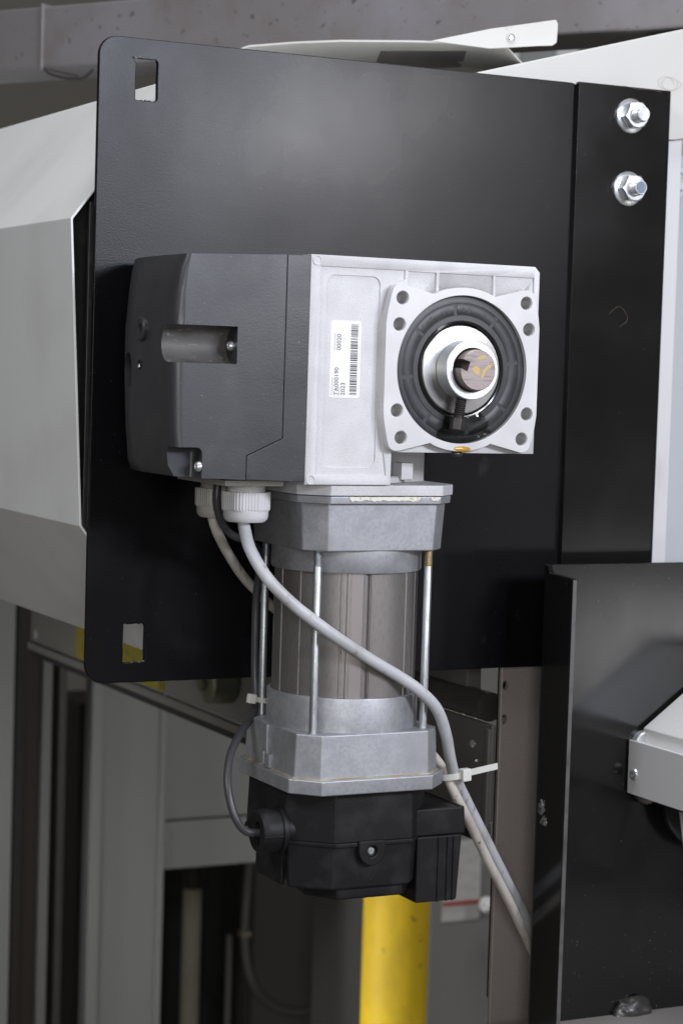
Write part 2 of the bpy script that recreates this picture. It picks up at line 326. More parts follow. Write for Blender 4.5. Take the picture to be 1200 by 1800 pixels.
# --- under the cabinet
t = thing('beige_pipe', 'blurred beige vertical pipe below the grey cabinet', 'pipe', (725, 2000, -1460))
put('pipe', lathe([(17, -1460), (17, -795)], 'Z', (725, 2000, 0), 24), 'farpipe', t)
put('dark_socket', lathe([(0, -770), (22, -770), (22, -812), (20, -812)], 'Z', (725, 2000, 0), 24), 'fardark', t)
far_box('dark_machine', 560, 880, 2150, 2300, -1460, -500, 'fardark', 'dark machine back behind the beige pipe', 'machine')
far_box('grey_housing', 893, 1420, 2100, 2400, -1460, -500, 'farmid', 'dark grey housing behind the hanging cable, left of yellow post', 'housing')
bgc = tube([(811.7,1950,-760),(807.6,1950,-828.4),(806.2,1950,-889.6),(811.1,1950,-941.3),(825.6,1950,-983.8),(860.2,1950,-1023.5),(911.4,1950,-1044.6),(962.6,1950,-1044.8),(985,1950,-1041),(984,1960,-1075),(975,1960,-1140)], 7, 10, 6)
t = thing('hanging_cable', 'blurred grey cable curving down below the cabinet', 'cable', (811, 1950, -1100)); put('sheath', bgc, 'farmid', t)
put('clip', bev(box(797, 815, 1940, 1960, -895, -886), 1), 'farpipe', t)
t = thing('conduit', 'thin vertical conduit behind the hanging cable', 'conduit', (795, 2000, -1460))
put('pipe', lathe([(6, -1460), (6, -905)], 'Z', (799, 2000, 0), 12), 'farmid', t)
t = thing('yellow_post', 'bright yellow round bollard below the motor', 'post', (544, 900, -1460))
put('post', lathe([(42, -1460), (42, -330), (38, -322), (0, -318)], 'Z', (544, 900, 0), 40), 'yellowpost', t)
t = thing('grey_cabinet', 'grey cabinet with paper notice, right of the yellow post', 'cabinet', (900, 1300, -1460))
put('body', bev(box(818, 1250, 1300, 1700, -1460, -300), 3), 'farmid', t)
put('notice', box(836, 900, 1297.5, 1299.4, -712, -590), 'paper', t)
put('red_stripe', box(836, 900, 1296.6, 1297.3, -688, -682), 'redline', t)
t = thing('pipe_stub', 'short white round pipe end in front of the grey cabinet', 'pipe', (900, 1250, -676))
put('pipe', lathe([(0, -34), (9, -34), (12, -30), (12, 90), (0, 90)], 'X', (905, 1240, -675), 20), 'whiteplas', t)

far = thing('corrugated_cladding', 'blurred pale ribbed cladding between beam and cream panel', 'cladding', (1000, 1600, 500))
put('backing', box(560, 1700, 1620, 1640, 380, 820), 'farwhite', far)
for k in range(9): put('rib', bev(box(600+k*115, 640+k*115, 1604, 1619, 380, 820), 4), 'stripwhite', far)

# --- overhead steel beam
b0 = Vector((-80, 889.5, 420)); b1 = Vector((440, 35.2, 420)); bd = (b1-b0).normalized(); bn = Vector((-bd.y, bd.x, 0))
if bn.y < 0: bn = -bn
def beam_prism(name, s0, s1, off, h0, h1, d0, d1, parent, m='scale', bw=3):
    p0 = b0+bd*s0; p1 = b0+bd*s1
    vs = []
    for p in (p0, p1):
        for dd, hh in ((d0, h0), (d1, h0), (d1, h1), (d0, h1)): vs.append(p+bn*dd+Vector((0, 0, hh)))
    return put(name, bev(mk(vs, [(0, 1, 2, 3), (4, 5, 6, 7), (0, 1, 5, 4), (1, 2, 6, 5), (2, 3, 7, 6), (3, 0, 4, 7)]), bw, 3), m, parent)
t = thing('steel_beam', 'mill scaled hollow steel beam crossing the top of the picture', 'beam', tuple(b0))
beam_prism('beam_web', -300, 2000, 0, 0, 65, 0, 86, t)
L0 = (b1-b0).length
# welded collar strip and hook on the beam
sc0 = (Vector((2.6, 753, 420))-b0).dot(bd)
beam_prism('weld_strap', sc0-2, sc0+2, 0, -2.5, 67.5, -2.5, 60, t, 'scale', 1)
p = b0+bd*(sc0+2)
t = thing('wire_hook', 'small bent wire hook hanging under the steel beam', 'hook', tuple(p))
put('wire', tube([p+Vector((0, -4, -1)), p+bd*8+Vector((0, -4, -7)), p+bd*28+Vector((0, -4, -12)), p+bd*50+Vector((0, -4, -14)), p+bd*60+Vector((0, -4, -10)), p+bd*66+Vector((0, -4, -5))], 1.6, 8, 6), 'fardark', t)

# ================================================================== the machine the plate is fixed to
# faceted hood, running straight back
def sheet_prism(poly, th, y0, y1):                   # open sheet profile in (x,z)
    P = [Vector(p) for p in poly]; inn = []
    for i, p in enumerate(P):
        d0 = (P[i]-P[i-1]).normalized() if i else (P[1]-P[0]).normalized()
        d1 = (P[i+1]-P[i]).normalized() if i < len(P)-1 else d0
        n = Vector((-(d0+d1).y, (d0+d1).x)).normalized(); k = th/max(.3, n.dot(Vector((-d0.y, d0.x)))); inn.append(p+n*k)
    return prism([tuple(p) for p in P]+[tuple(p) for p in reversed(inn)], 'Y', y0, y1)
t = thing('machine_hood', 'pale grey faceted sheet hood running back behind the black plate', 'hood', (-150, 600, -113))
hp = [(130, 330), (-126, 322), (-136, 318), (-218, 211), (-206, -11), (-128, -113), (145, -113)]
put('hood_sheet', bev(sheet_prism(hp, 2.0, 12, 1250), .8, 2), 'whitepaint', t)
put('end_plate', bev(prism([(120, 322), (-132, 314), (-212, 210), (-201, -9), (-126, -107), (120, -107)], 'Y', 46, 49), .5), 'darkpost', t)
t = thing('black_column', 'black ribbed column standing between hood and plate edge', 'column', (-185, 25, -130))
put('flange', bev(box(-203, -120, 14, 18, -14, 224), .8), 'darkpost', t)
put('rib', bev(box(-191, -188.5, 7.5, 13.7, -22, 226), .8), 'darkpost', t)
put('rib', bev(box(-197.5, -196, 9, 13.7, -18, 222), .6), 'darkpost', t)
# side panel under the hood
t = thing('machine_casing', 'dim grey machine side with screws and knobs under the hood', 'panel', (145, 500, -270))
put('sheet', bev(box(145, 149.5, 9, 1180, -252, -172.5), 2, 2), 'sidepanel', t)
put('sheet', bev(box(150, 164, 60, 1180, -171.5, -112), 1.5, 2), 'sidepanel', t)
put('lip', bev(box(141, 149, 10, 1180, -262.5, -253), 1.5, 2), 'sidepanel', t)
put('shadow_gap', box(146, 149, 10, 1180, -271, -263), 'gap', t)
put('end_strip', bev(box(141.5, 144.8, 8, 14, -262, -176), .8), 'sidepanel', t)
for (y, z, r) in ((37.7, -192.3, 3.4), (30, -205, 1.6), (12, -232, 1.2), (710, -255, 3.4), (645, -257, 3.4), (380, -180, 2.5), (1155, -241, 6)):
    put('screw', lathe([(0, -2.2), (r*.6, -2), (r, -.8), (r, .2)], 'X', (144.9, y, z), 16), 'zinc', t)
for y, r in ((60, 3), (40, 3)):
    put('screw', lathe([(0, 2.2), (r*.6, 2), (r, .8), (r, -.2)], 'Z', (148, y, -171.7), 14), 'zinc', t)
t = thing('warning_tape', 'yellow warning tape on machine side, seen through lower slot', 'tape', (143, 800, -235))
put('tape', box(143.9, 144.7, 712, 1004, -250, -198), 'yellow', t)
for k, (y, z, r, ln) in enumerate(((530, -212, 22, 26), (640, -203, 17, 22))):
    t = thing('adjusting_knob', ['larger round zinc knob on machine side, nearer the motor', 'smaller round zinc knob on machine side, farther from motor'][k], 'knob', (144, y, z), 'knobs on the machine side')
    put('drum', lathe([(0, -ln-3), (r*.7, -ln-3), (r, -ln), (r, -1), (0, -1)], 'X', (144, y, z), 28), 'greendrum', t)
    put('nut', prism(hexpts((y, z), r*.7), 'X', 144-ln-9, 144-ln-3.4), 'greendrum', t)
t = thing('roller_tube', 'dark steel tube above the machine side, right of motor', 'tube', (158, 60, -150))
put('tube', tube([(152, 24, -160.5), (152, 900, -160.5)], 12, 24, 0), 'roller', t)
# brown upright with punched holes
up_me = box(155.5, 330, 14, 18, -1460, -60)
hol = [(159.3, -141.7), (159.5, -169.3)]
cuts = merge(*[prism([(x+2.6*math.cos(R(30*k)), z+4.2*math.sin(R(30*k))) for k in range(12)], 'Y', 10, 24) for x, z in hol])
t = thing('brown_upright', 'brown grey satin upright panel between motor and black bracket', 'panel', (200, 16, -1460))
put('sheet', bake(bev(up_me, .6, 2), [('cut', cuts)]), 'panelbrown', t)
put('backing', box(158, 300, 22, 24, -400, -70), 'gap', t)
for x, z in hol[1:]:
    put('screw', lathe([(0, -1.6), (1.8, -1.2), (2.5, 0)], 'Y', (x-.5, 15.4, z-1), 14), 'zinc', t)
# right: white rail, blue grey sheet, cream panel
t = thing('white_rail', 'white vertical rail beside the plate right edge', 'rail', (313, 32, -300))
put('rail', bev(box(289, 321.5, 30, 60, -330, 318), 1, 2), 'stripwhite', t)
put('groove', box(305.2, 305.9, 29.4, 29.95, -330, 306), 'bluegrey', t)
t = thing('blue_grey_sheet', 'pale blue grey sheet at the right edge behind rail', 'sheet', (360, 70, -300))
put('sheet', bev(box(322.5, 700, 64, 68, -330, 300), 1), 'bluegrey', t)
put('bolt', lathe([(0, -14), (7, -14), (8, -12), (8, -6), (13, -6), (13, 0)], 'Y', (338, 63.5, 276), 20), 'zinc', t)
cp = [(120, 345), (330, 402), (700, 502), (700, 309), (322, 309.5), (308, 306.8), (120, 306)]
t = thing('cream_panel', 'cream sheet panel rising behind the plate top right corner', 'panel', (300, 26, 306))
put('sheet', bev(prism(cp, 'Y', 22, 25), .8, 2), 'creampaint', t)
put('lip', bev(prism([(120, 345.8), (330, 402.8), (700, 502.8), (700, 500.8), (330, 400.8), (120, 343.8)], 'Y', 25.5, 180), .4), 'creampaint', t)
# hood lid with its turned up tab
t = thing('hood_lid', 'thin white hood lid with turned up end tab above plate', 'lid', (60, 100, 370))
lid = [(-20, 215, 366), (-2, 196, 374.6), (24, 160, 375.6), (51, 129, 375.8), (96, 94, 375.4), (143, 65, 374.8), (168, 62, 373.5)]
lidb = [(160, 480, 366), (180, 440, 372), (196, 400, 373), (206, 330, 373.5), (214, 260, 374), (220, 190, 373), (226, 130, 371.5)]
n = len(lid); vs = lid+lidb+[(x, y, z+1.6) for x, y, z in lid+lidb]
fs = []
for i in range(n-1): fs += [(i, i+1, n+i+1, n+i), (2*n+i, 2*n+i+1, 3*n+i+1, 3*n+i), (i, i+1, 2*n+i+1, 2*n+i), (n+i, n+i+1, 3*n+i+1, 3*n+i)]
fs += [(0, n, 3*n, 2*n), (n-1, 2*n-1, 4*n-1, 3*n-1)]
put('lid_sheet', mk(vs, fs, 30), 'creampaint', t)
put('print_patch', mk([(98, 150, 375.2), (152, 100, 374.6), (192, 180, 373.9), (142, 250, 374.6), (98, 150, 374.9), (152, 100, 374.3), (192, 180, 373.6), (142, 250, 374.3)],
                      [(0, 1, 2, 3), (4, 5, 6, 7), (0, 1, 5, 4), (1, 2, 6, 5), (2, 3, 7, 6), (3, 0, 4, 7)]), 'scale', t)
tabp = [(95, 372), (150, 387), (211.6, 400.3), (213.5, 397), (213, 382), (209, 379), (196, 377.5), (150, 371)]
tb = put('end_tab', bev(prism(tabp, 'Y', 58, 60), .7, 2), 'creampaint', t)
put('rivet', lathe([(0, -2), (2.4, -1.6), (2.6, 0)], 'Y', (169, 57.8, 381.5), 16), 'zinc', tb)
put('rivet_ring', lathe([(3.2, 0), (3.3, -.8), (4.2, -.8), (4.4, 0)], 'Y', (169, 57.8, 381.5), 16), 'creampaint', tb)

# ================================================================== black mounting plate
def jag(x0, x1, z0, z1, top):
    out = []; n = 7
    for k in range(n): out.append((x0+(x1-x0)*k/n, z0+random.uniform(-.5, .3)))
    out += [(x1+.2, z0+.8), (x1, (z0+z1)/2), (x1+.2, z1-2), (x1-1, z1)]
    for k in range(1, n): out.append((x1-(x1-x0)*k/n, z1+random.uniform(-.2, .4)))
    if top: out += [(x0-1.6, z1+.8), (x0-1.9, z1-.6), (x0+.2, z1-3)]
    else: out += [(x0, z1+.6)]
    out += [(x0-.2, (z0+z1)/2)]
    return out
pl = rrect(-203.5, 205, -125, 341.5, 14, 8)
slots = [jag(-175.2, -158.9, 297.6, 326.6, True), jag(-174.4, -158.0, -110.0, -82.0, False)]
me = bake(prism(pl, 'Y', 0, 4), [('cut', prism(slots[0], 'Y', -5, 9)), ('cut', prism(slots[1], 'Y', -5, 9)), ('bevel', .9, 3, 50)])
t = thing('mounting_plate', 'large black powder coated plate with two slots carrying the motor', 'plate', (0, 2, -125))
put('plate', me, 'powder', t)
for (x, z, s) in ((-175.6, 327, 1.1), (-173, 327.6, .9), (-165, 297.2, .9), (-168, 297.4, .7), (-159, -109.5, 1.1), (-162, -110.1, .8), (-168, -110.2, .9)):
    put('slag_bead', blob((x, -.2, z), s*1.3, s*.6, s*.7, .3, 2, 2, x), 'edge', t)
# angle strip on the right
ap = [(196, -5), (281, -5)] + [(281+5*math.cos(R(a)), 0+5*math.sin(R(a))) for a in (-70, -50, -30, -10)] + [(286, 46), (281.5, 46), (281.5, 0.2), (205.6, 0.2), (205.6, -.05), (196, -.05)]
t = thing('angle_strip', 'black vertical angle strip bolted over the plate right side', 'bracket', (240, 0, -125))
put('angle', bev(prism(ap, 'Z', -124, 342), 1.1, 3, 40), 'powder2', t)
# two bolts
def flange_bolt(z, label, endm, rot):
    x, y = 245.2, -5.0
    t = thing('flange_bolt', label, 'bolt', (x, y, z), 'zinc bolts on the angle strip')
    put('flange', lathe([(0, -.1), (13.8, -.1), (14.0, -.8), (13.6, -1.9), (10.4, -3.2), (0, -3.2)], 'Y', (x, y, z), 40), 'zinc', t)
    hexn = bake(prism(hexpts((x, z), 19.4, rot), 'Y', y-2.4, y-11.5), [('keep', lathe([(0, -20), (4, -20), (9.6, -11.6), (11.3, -10.4), (13, 0), (0, 0)], 'Y', (x, y, z), 48)), ('bevel', .35, 2)])
    put('nut', hexn, 'zinc', t)
    st = put('stud', lathe([(0, -2)]+threads(6.3, 1.6, -8, -18.3, .6)+[(5.7, -19), (5.3, -19.6), (4.9, -19.6), (0, -19.4)], 'Y', (x, y, z), 32), 'zinc', t)
    put('stud_end', lathe([(0, -19.7), (4.7, -19.75), (4.8, -19.6)], 'Y', (x, y, z), 24), endm, st)
flange_bolt(318.8, 'upper zinc bolt on the angle strip, pale end', 'zinc', 8)
flange_bolt(260.8, 'lower zinc bolt on the angle strip, blue grey end', 'bluecap', 2)

# ================================================================== the gear motor
GX, GZ = 18.5, 110.8           # output axis
MX, MY = -32.5, -75.0          # motor axis
gm = thing('gear_motor', 'right angle gear motor hung on the black plate', 'motor', (MX, MY, -275))

# --- aluminium housing
hs = [(-98.5, 29), (-32.5, 29), (-32.5, 52), (83, 52), (83, 182), (79, 186), (-98.5, 186)]
cutters = [
 prism([(-91, 35.5), (-36, 35.5), (-40, 60), (-43.5, 80), (-43.5, 143), (-37, 168), (-26, 172), (-26, 178.4), (-91, 178.4)], 'Y', -145, -138.8),
 prism(rrect(-85.5, -44.5, 41, 173, 6), 'Y', -144, -137.8),
 prism([(-23.6, 150), (-1.2, 150), (-1.2, 178), (-23.6, 178)], 'Y', -145, -138.5),
 prism([(1.0, 150), (44.6, 150), (44.6, 178), (1.0, 178)], 'Y', -145, -138.5),
 prism([(46.8, 150), (78.5, 150), (78.5, 178), (46.8, 178)], 'Y', -145, -138.5)]
me = bake(prism(hs, 'Y', -140, -12), [('cut', c) for c in cutters]+[('bevel', .35, 2, 40)])
hous = put('housing', me, 'castal', gm)
for x, z in ((-94, 182.2), (-94.5, 32.5)):
    put('ejector_mark', lathe([(3.4, .2), (3.4, -.7), (2.7, -.7), (2.6, -.2), (0, -.2)], 'Y', (x, -140, z), 24), 'castal', hous)
# neck below the output flange
put('neck', bev(prism([(-60, -20), (-60, -118), (-33, -118), (-20, -96), (-4, -96), (28, -78), (28, -20)], 'Z', 27, 60), 1.0, 2), 'castal', gm)
put('neck_boss', bev(box(-9, .6, -112, -98, 31, 43.4), .8, 2), 'castal', gm)
put('neck_collar', lathe([(0, 29), (40, 29), (40, 32.5), (39, 33.3), (0, 33.3)], 'Z', (MX, MY-2, 0), 48), 'castal', gm)

# --- output flange
def sym(half): return half
q = [(0, 57.6)]
for a in (84, 78, 72, 67): q.append((57.6*math.cos(R(a)), 57.6*math.sin(R(a))))
q += [(24.2, 51.9), (47, 57.4), (50, 57.9), (53, 57.6), (55.4, 56.4), (57, 54.4), (58.4, 50), (60.6, 40), (61.8, 31)]
quad = q
fl = [(x, z) for x, z in quad] + [(x, -z) for x, z in reversed(quad[:])] + [(-x, -z) for x, z in quad[1:]] + [(-x, z) for x, z in reversed(quad[1:])]
fl = [(GX+x, GZ+z) for x, z in fl]
HO = [(-49.5, 48.4), (-51.3, 30.0), (-51.2, -29.6), (-47.5, -48.4), (50.2, 48.6), (53.0, 30.0), (53.6, -30.2), (50.0, -48.2)]
cut = [('cut', lathe([(0, -20), (52, -20), (52, 20), (0, 20)], 'Y', (GX, -140, GZ), 96, close=False))]
cut.append(('cut', merge(*[lathe([(0, -12), (4.75, -12), (4.75, 40), (0, 40)], 'Y', (GX+x, -140, GZ+z), 28) for x, z in HO])))
fme = bake(prism(fl, 'Y', -147.0, -139.9), cut+[('bevel', .5, 2, 50)])
flg = put('output_flange', fme, 'machal', gm)
# the housing gets the same bore and holes
hous.data = bake(hous.data.copy(), [('cut', lathe([(0, -20), (52, -20), (52, 6), (0, 6)], 'Y', (GX, -140, GZ), 96)), ('cut', merge(*[lathe([(0, -12), (4.75, -12), (4.75, 14), (0, 14)], 'Y', (GX+x, -140, GZ+z), 28) for x, z in HO]))])
hous.data.materials.append(MT['castal'])
hole_me = lathe([(4.9, -.02), (4.72, .4)]+[(r, tt) for i in range(9) for r, tt in ((4.42, .6+1.25*i), (4.66, 1.1+1.25*i))]+[(4.2, 12.4), (0, 13.2)], 'Y', (0, 0, 0), 24)
for x, z in HO: put('tapped_hole', hole_me, 'machal', flg, (GX+x, -146.6, GZ+z))

# --- shaft seal
def ring(prof, m, name, parent, seg=96): return put(name, lathe(prof, 'Y', (GX, 0, GZ), seg), m, parent)
seal = ring([(51.9, -140), (51.7, -143.6), (50.9, -144.0), (47.0, -144.0), (46.8, -143.6), (38.3, -143.6), (38.1, -144.0), (34.6, -144.1), (33.8, -143.4), (33.2, -142), (32.6, -141), (31.2, -141)], 'rubber', 'shaft_seal', gm)
for k in range(8):
    a0 = 8+45*k+1.9
    put('pad', lathe([(38.6, -143.2), (38.6, -143.8), (38.8, -143.92), (46.3, -143.92), (46.5, -143.8), (46.5, -143.2)], 'Y', (GX, 0, GZ), 12, a0, a0+41.2, close=True), 'rubber', seal)
ring([(34.3, -143.9), (33.4, -144.6), (32.5, -144.4), (31.6, -142.5)], 'rubberwet', 'oily_lip', seal)
def arc_text(s, r, ang, size, flip):
    out = []; step = size*.82/r
    for i, ch in enumerate(s):
        if ch == ' ': continue
        a = R(ang) + (-1 if not flip else 1)*step*(i-(len(s)-1)/2)
        e_r = Vector((math.cos(a), 0, math.sin(a))); e_t = Vector((math.sin(a), 0, -math.cos(a)))
        ex, ey = (e_t, e_r) if not flip else (-e_t, -e_r)
        g = text_mesh(ch, size, .12); o = Vector((GX, -144.0, GZ)) + e_r*(r-(size*.35 if not flip else -size*.35)) - ex*size*.3
        out.append(xform(g, basis(o, ex, ey, (0, -1, 0))))
    return merge(*out)
put('raised_lettering', arc_text('KWT', 42.4, 131, 5, False), 'rubber', seal)
put('raised_lettering', arc_text('UG', 42.4, 109, 5, False), 'rubber', seal)
put('raised_lettering', arc_text('BD', 42.4, 86, 5, False), 'rubber', seal)
put('raised_lettering', arc_text('S', 42.4, 64, 5, False), 'rubber', seal)
put('raised_lettering', arc_text('KYHCK', 42.4, 210, 5, True), 'rubber', seal)

# --- hollow output shaft
ring([(31.4, -140), (31.4, -143.8), (30.6, -144.6), (26, -145.0), (16, -145.6), (16, -130)], 'steel', 'hollow_shaft', gm)

# --- amber sealant and plates of the motor
put('gear_plate', bev(octz(MX, MY, [(21.0, 62, 62, 18), (28.6, 62, 62, 18)]), .7, 2), 'castal', gm)
mp = put('motor_plate', bev(octz(MX, MY, [(15.2, 60.6, 60.6, 17.4), (20.6, 61, 61, 17.6)]), .7, 2), 'diecast', gm)
def strip_pts(x0, x1, n, z0, z1, y):
    top = [(x0+(x1-x0)*k/n, z1+random.uniform(-.3, .15)) for k in range(n+1)]; bot = [(x0+(x1-x0)*k/n, z0+random.uniform(-.7, .7)+(1.6 if k in (0, n) else 0)) for k in range(n, -1, -1)]
    return prism(top+bot, 'Y', y, y+.6)
put('sealant_residue', strip_pts(-62, -6, 26, 17.6, 20.5, -136.45), 'cream', mp)
put('sealant_residue', strip_pts(2, 10, 5, 17.8, 20.4, -136.4), 'cream', mp)
put('end_bell', bev(octz(MX, MY, [(-18.5, 55.2, 55.2, 14), (15.6, 57, 57, 14.5)]), 1.2, 3), 'diecast', gm)
put('collar', lathe([(50, -17), (54.6, -17), (54.6, -33.4), (54.0, -34.4), (51, -34.4)], 'Z', (MX, MY, 0), 96), 'diecast', gm)
# --- finned tube
tp = []
base = -116.6
def tr(d):
    r = 51.6
    for a0, a1, rr in ((1.6, 14.5, 52.5), (16.6, 19.2, 50.0), (20.2, 21.4, 52.3), (-3, -1.6, 52.0), (57, 61, 52.4), (-40, -37.5, 52.1), (-75, -60, 52.2), (75, 100, 52.4), (150, 165, 52.4), (-130, -120, 52.4)):
        if a0 <= d <= a1: r = rr
    return r
for i in range(720):
    d = -180+i*.5; a = R(base+d); tp.append((MX+tr(d)*math.cos(a), MY+tr(d)*math.sin(a)))
tub = put('motor_tube', prism(tp, 'Z', -126, -33, 20), 'tubest', gm)
sp = [(MX+rr*math.cos(R(base+d)), MY+rr*math.sin(R(base+d))) for rr, rng in ((52.75, range(5, 15)), (52.0, range(14, 4, -1))) for d in rng]
put('seam_strip', prism(sp, 'Z', -125, -33.5, 40), 'tubestrip', tub)
# --- lower end
put('collar', lathe([(51.7, -126), (51.9, -123.2), (52.6, -122.8), (54.6, -123.2), (54.8, -124), (55, -148), (50, -148)], 'Z', (MX, MY, 0), 96), 'diecast', gm)
lob = put('end_bell', bev(octz(MX, MY, [(-179, 57.2, 57.2, 14.6), (-147.3, 56, 56, 14)]), 1.1, 3), 'diecast', gm)
put('cast_rib', bev(box(-91.2, -88.4, -73.6, -68.5, -171.5, -147.6), .8, 2), 'diecast', lob)
put('cast_hook', bev(merge(box(-92, -88.6, -80.5, -72, -178.4, -168.5), box(-92.2, -88.7, -70.8, -67, -177, -167.5)), .8, 2), 'diecast', lob)
put('amber_sealant', octz(MX, MY, [(-178.7, 58.1, 58.1, 15.0), (-177.9, 57.5, 57.5, 14.7)]), 'amberline', lob)
put('base_flange', bev(octz(MX, MY, [(-189.2, 61.6, 61.6, 17.8), (-178.6, 62, 62, 18)]), 1.0, 3), 'diecast', gm)
# --- tie rods
rod_me = lathe([(0, -150), (2.9, -150), (2.9, -30), (2.6, -29.4)]+threads(2.95, .9, -29.3, -16, .4), 'Z', (0, 0, 0), 20)
ring_me = lathe([(5.2, 0), (5.2, 1.2), (4.4, 1.8), (3, 1.8)], 'Z', (0, 0, -147.4), 20)
for i, (sx, sy) in enumerate(((-1, -1), (1, -1), (-1, 1), (1, 1))):
    rd = put('tie_rod', rod_me, 'zincrod', gm, (MX+sx*43.9, MY+sy*43.9, 0))
    rd.location = V((MX+sx*43.9, MY+sy*43.9, 0))
put('yellowed_thread', lathe(threads(3.15, .9, -30.5, -18.3, .4), 'Z', (MX+43.9, MY-43.9, 0), 20), 'brass', gm)
# --- electronics housing under the motor
def oct2(s, dx=0): return [(MX-28+dx, -129+s), (MX+33, -129+s), (MX+57-s, -104), (MX+57-s, -40), (MX+40, -22-s), (MX-40, -22-s), (MX-58+s, -40), (MX-58+s, -104)]
def oz(secs): return loft([[(x, y, z) for x, y in oct2(s)] for z, s in secs])
eh = put('electronics_case', bev(oz([(-226, 0), (-188.8, 1.5)]), 1.6, 3), 'plasticlow', gm)
def cup(s): return [(MX-28, -129+s), (MX+33, -129+s), (MX+56-s, -104), (MX+56-s, -40), (MX-20, -40), (-64, -56), (-89.5+s, -106)]
ec = put('case_cup', bev(loft([[(x, y, z) for x, y in cup(s)] for z, s in ((-259.5, 3.0), (-226.5, .8))]), 2.0, 3), 'plasticlow', gm)
put('case_lip', bev(oz([(-228.3, -1.0), (-225.2, -1.0)]), .6, 2), 'plasticlow', gm)
put('case_base', bev(prism([(MX-22, -122), (MX+30, -122), (MX+50, -100), (MX+50, -40), (MX-30, -40), (MX-38, -100)], 'Z', -268, -258), 2, 2), 'plasticlow', gm)
sb = put('terminal_case', bev(loft([[(9, -121, z), (46-k, -121, z), (48-k, -119, z), (48-k, -52, z), (9, -52, z)] for z, k in ((-275.5, 4), (-226.8, 1.0))]), 1.8, 3), 'plasticlow', gm)
st = put('terminal_lid', bev(loft([[(7, -121.8, z), (47-k, -121.8, z), (49-k, -119.8, z), (49-k, -50, z), (7, -50, z)] for z, k in ((-226.4, 0), (-206.5, 1.0))]), 2.2, 3), 'plasticlow', gm)
for x in (26, 33.5, 38.5): put('case_rib', bev(box(x, x+1.3, -122.2, -119.9, -275.5, -228), .5, 2), 'plasticlow', sb)
put('lid_hole', lathe([(0, .3), (4.6, .3), (5, 0), (0, -.3)], 'Z', (18, -98, -206.3), 20), 'gap', st)
put('lid_rim', bev(box(43, 44, -119, -60, -206.6, -205.8), .3), 'plasticlow', st)
# screw lug
lugp = [(-43.6, -224)]+[(-33.3+10.2*math.cos(R(a)), -231.6+10.2*math.sin(R(a))) for a in range(180, 361, 15)]+[(-23, -224)]
lg = put('screw_lug', bake(prism(lugp, 'Y', -132.6, -126), [('cut', lathe([(0, -3), (4.2, -3), (4.2, 3), (0, 3)], 'Y', (-33.4, -132.6, -231.8), 28)), ('bevel', .9, 3)]), 'plasticlow', gm)
put('lug_screw', lathe([(0, 0.4), (1.2, 0), (2.4, .2), (3, 1)], 'Y', (-33.4, -130.8, -231.8), 20), 'zincrod', lg)
# cable grommet
gx, gy, gz = -93, -98, -219.5
gr = put('cable_grommet', bake(lathe([(0, 4), (15, 4), (16, 0), (16.2, -10), (15.8, -13), (14, -15.2), (0, -15.6)], 'X', (gx, gy, gz), 40),
        [('cut', prism([(gy-2.5+4.2*math.cos(R(a)), gz-1.0+(4.2*math.sin(R(a))+(4.5 if a < 180 else -4.5))) for a in range(0, 360, 15)], 'X', -125, -96)), ('bevel', .6, 2, 50)]), 'plasticlow', gm)
put('grommet_neck', lathe([(12, 12), (12, -1), (17.2, -.6), (17.2, 2.5), (12, 3)], 'X', (gx, gy, gz), 32), 'plasticlow', gm)
put('grommet_seam', bev(box(-109.2, -93, -114.6, -113.8, -221, -220.2), .2), 'plasticlow', gr)
put('case_bracket', bev(merge(box(-89, -72, -100, -55, -246, -232), box(-89, -86, -100, -55, -259, -245), box(-74, -70, -100, -55, -259, -245)), 1, 2), 'plasticlow', gm)

# --- plastic end cover of the gearbox (left)
def cov_ring(z, bow):
    b = bow
    pts = [(-98.4, -139.6), (-188-b*.5, -139.3), (-191.5-b*.8, -138.2), (-193.8-b, -135.4), (-195-b, -128), (-196-b, -72), (-192-b, -44), (-184-b*.6, -22), (-176, -14), (-98.4, -13)]
    return [(x, y, z) for x, y in pts]
def cov_z(secs):
    n = 10; rings = []
    for (zr, zl, bow) in secs:
        r = []
        for (x, y, _) in cov_ring(0, bow):
            f = min(1, (-98.4-x)/97.0); r.append((x, y, zr+(zl-zr)*f))
        rings.append(r)
    return loft(rings)
body = cov_z([(30.6, 33.6, -6), (36, 41, -1.5), (60, 64, 1.5), (100, 104, 3.2), (130, 132, 3.2), (160, 158, 1.2), (177, 173, -1.5), (185.4, 181.6, -5)])
tr1 = prism([(-165, 135.0), (-133, 135.0)]+[(-133+12.6*math.sin(R(a)), 122.4+12.6*math.cos(R(a))) for a in range(15, 180, 15)]+[(-133, 109.8), (-165, 109.8)], 'X', -240, -151.2)
tr2 = bev(box(-230, -174.5, -160, -126, 20, 53.5), 4, 3)
hol = lathe([(0, -230), (12.5, -230), (12.5, -184), (0, -184)], 'X', (0, -54, 103.5), 32)
body = bake(body, [('cut', tr1), ('cut', tr2), ('cut', hol)])
seamL = [(-300, 0), (-142.6, 0), (-142.6, 48.6), (-116.4, 60.6), (-116.4, 240), (-300, 240)]
seamR = [(-60, 0), (-142.0, 0), (-142.0, 48.2), (-115.8, 60.2), (-115.8, 240), (-60, 240)]
cvm = bake(body.copy(), [('keep', prism(seamL, 'Y', -200, 20)), ('bevel', 2.6, 4, 38)])
bsm = bake(body.copy(), [('keep', prism(seamR, 'Y', -200, 20)), ('bevel', .5, 2, 38)])
cv = put('end_cover', cvm, 'plastic', gm)
cvm.materials.append(MT['plasticchannel'])
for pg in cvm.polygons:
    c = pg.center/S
    if c.x > -205 and c.x < -151.6 and abs(c.z-122.4) < 12.75 and c.y > -138.6 and c.y < -119: pg.material_index = 1  # screw channel faces take the lighter streaked plastic
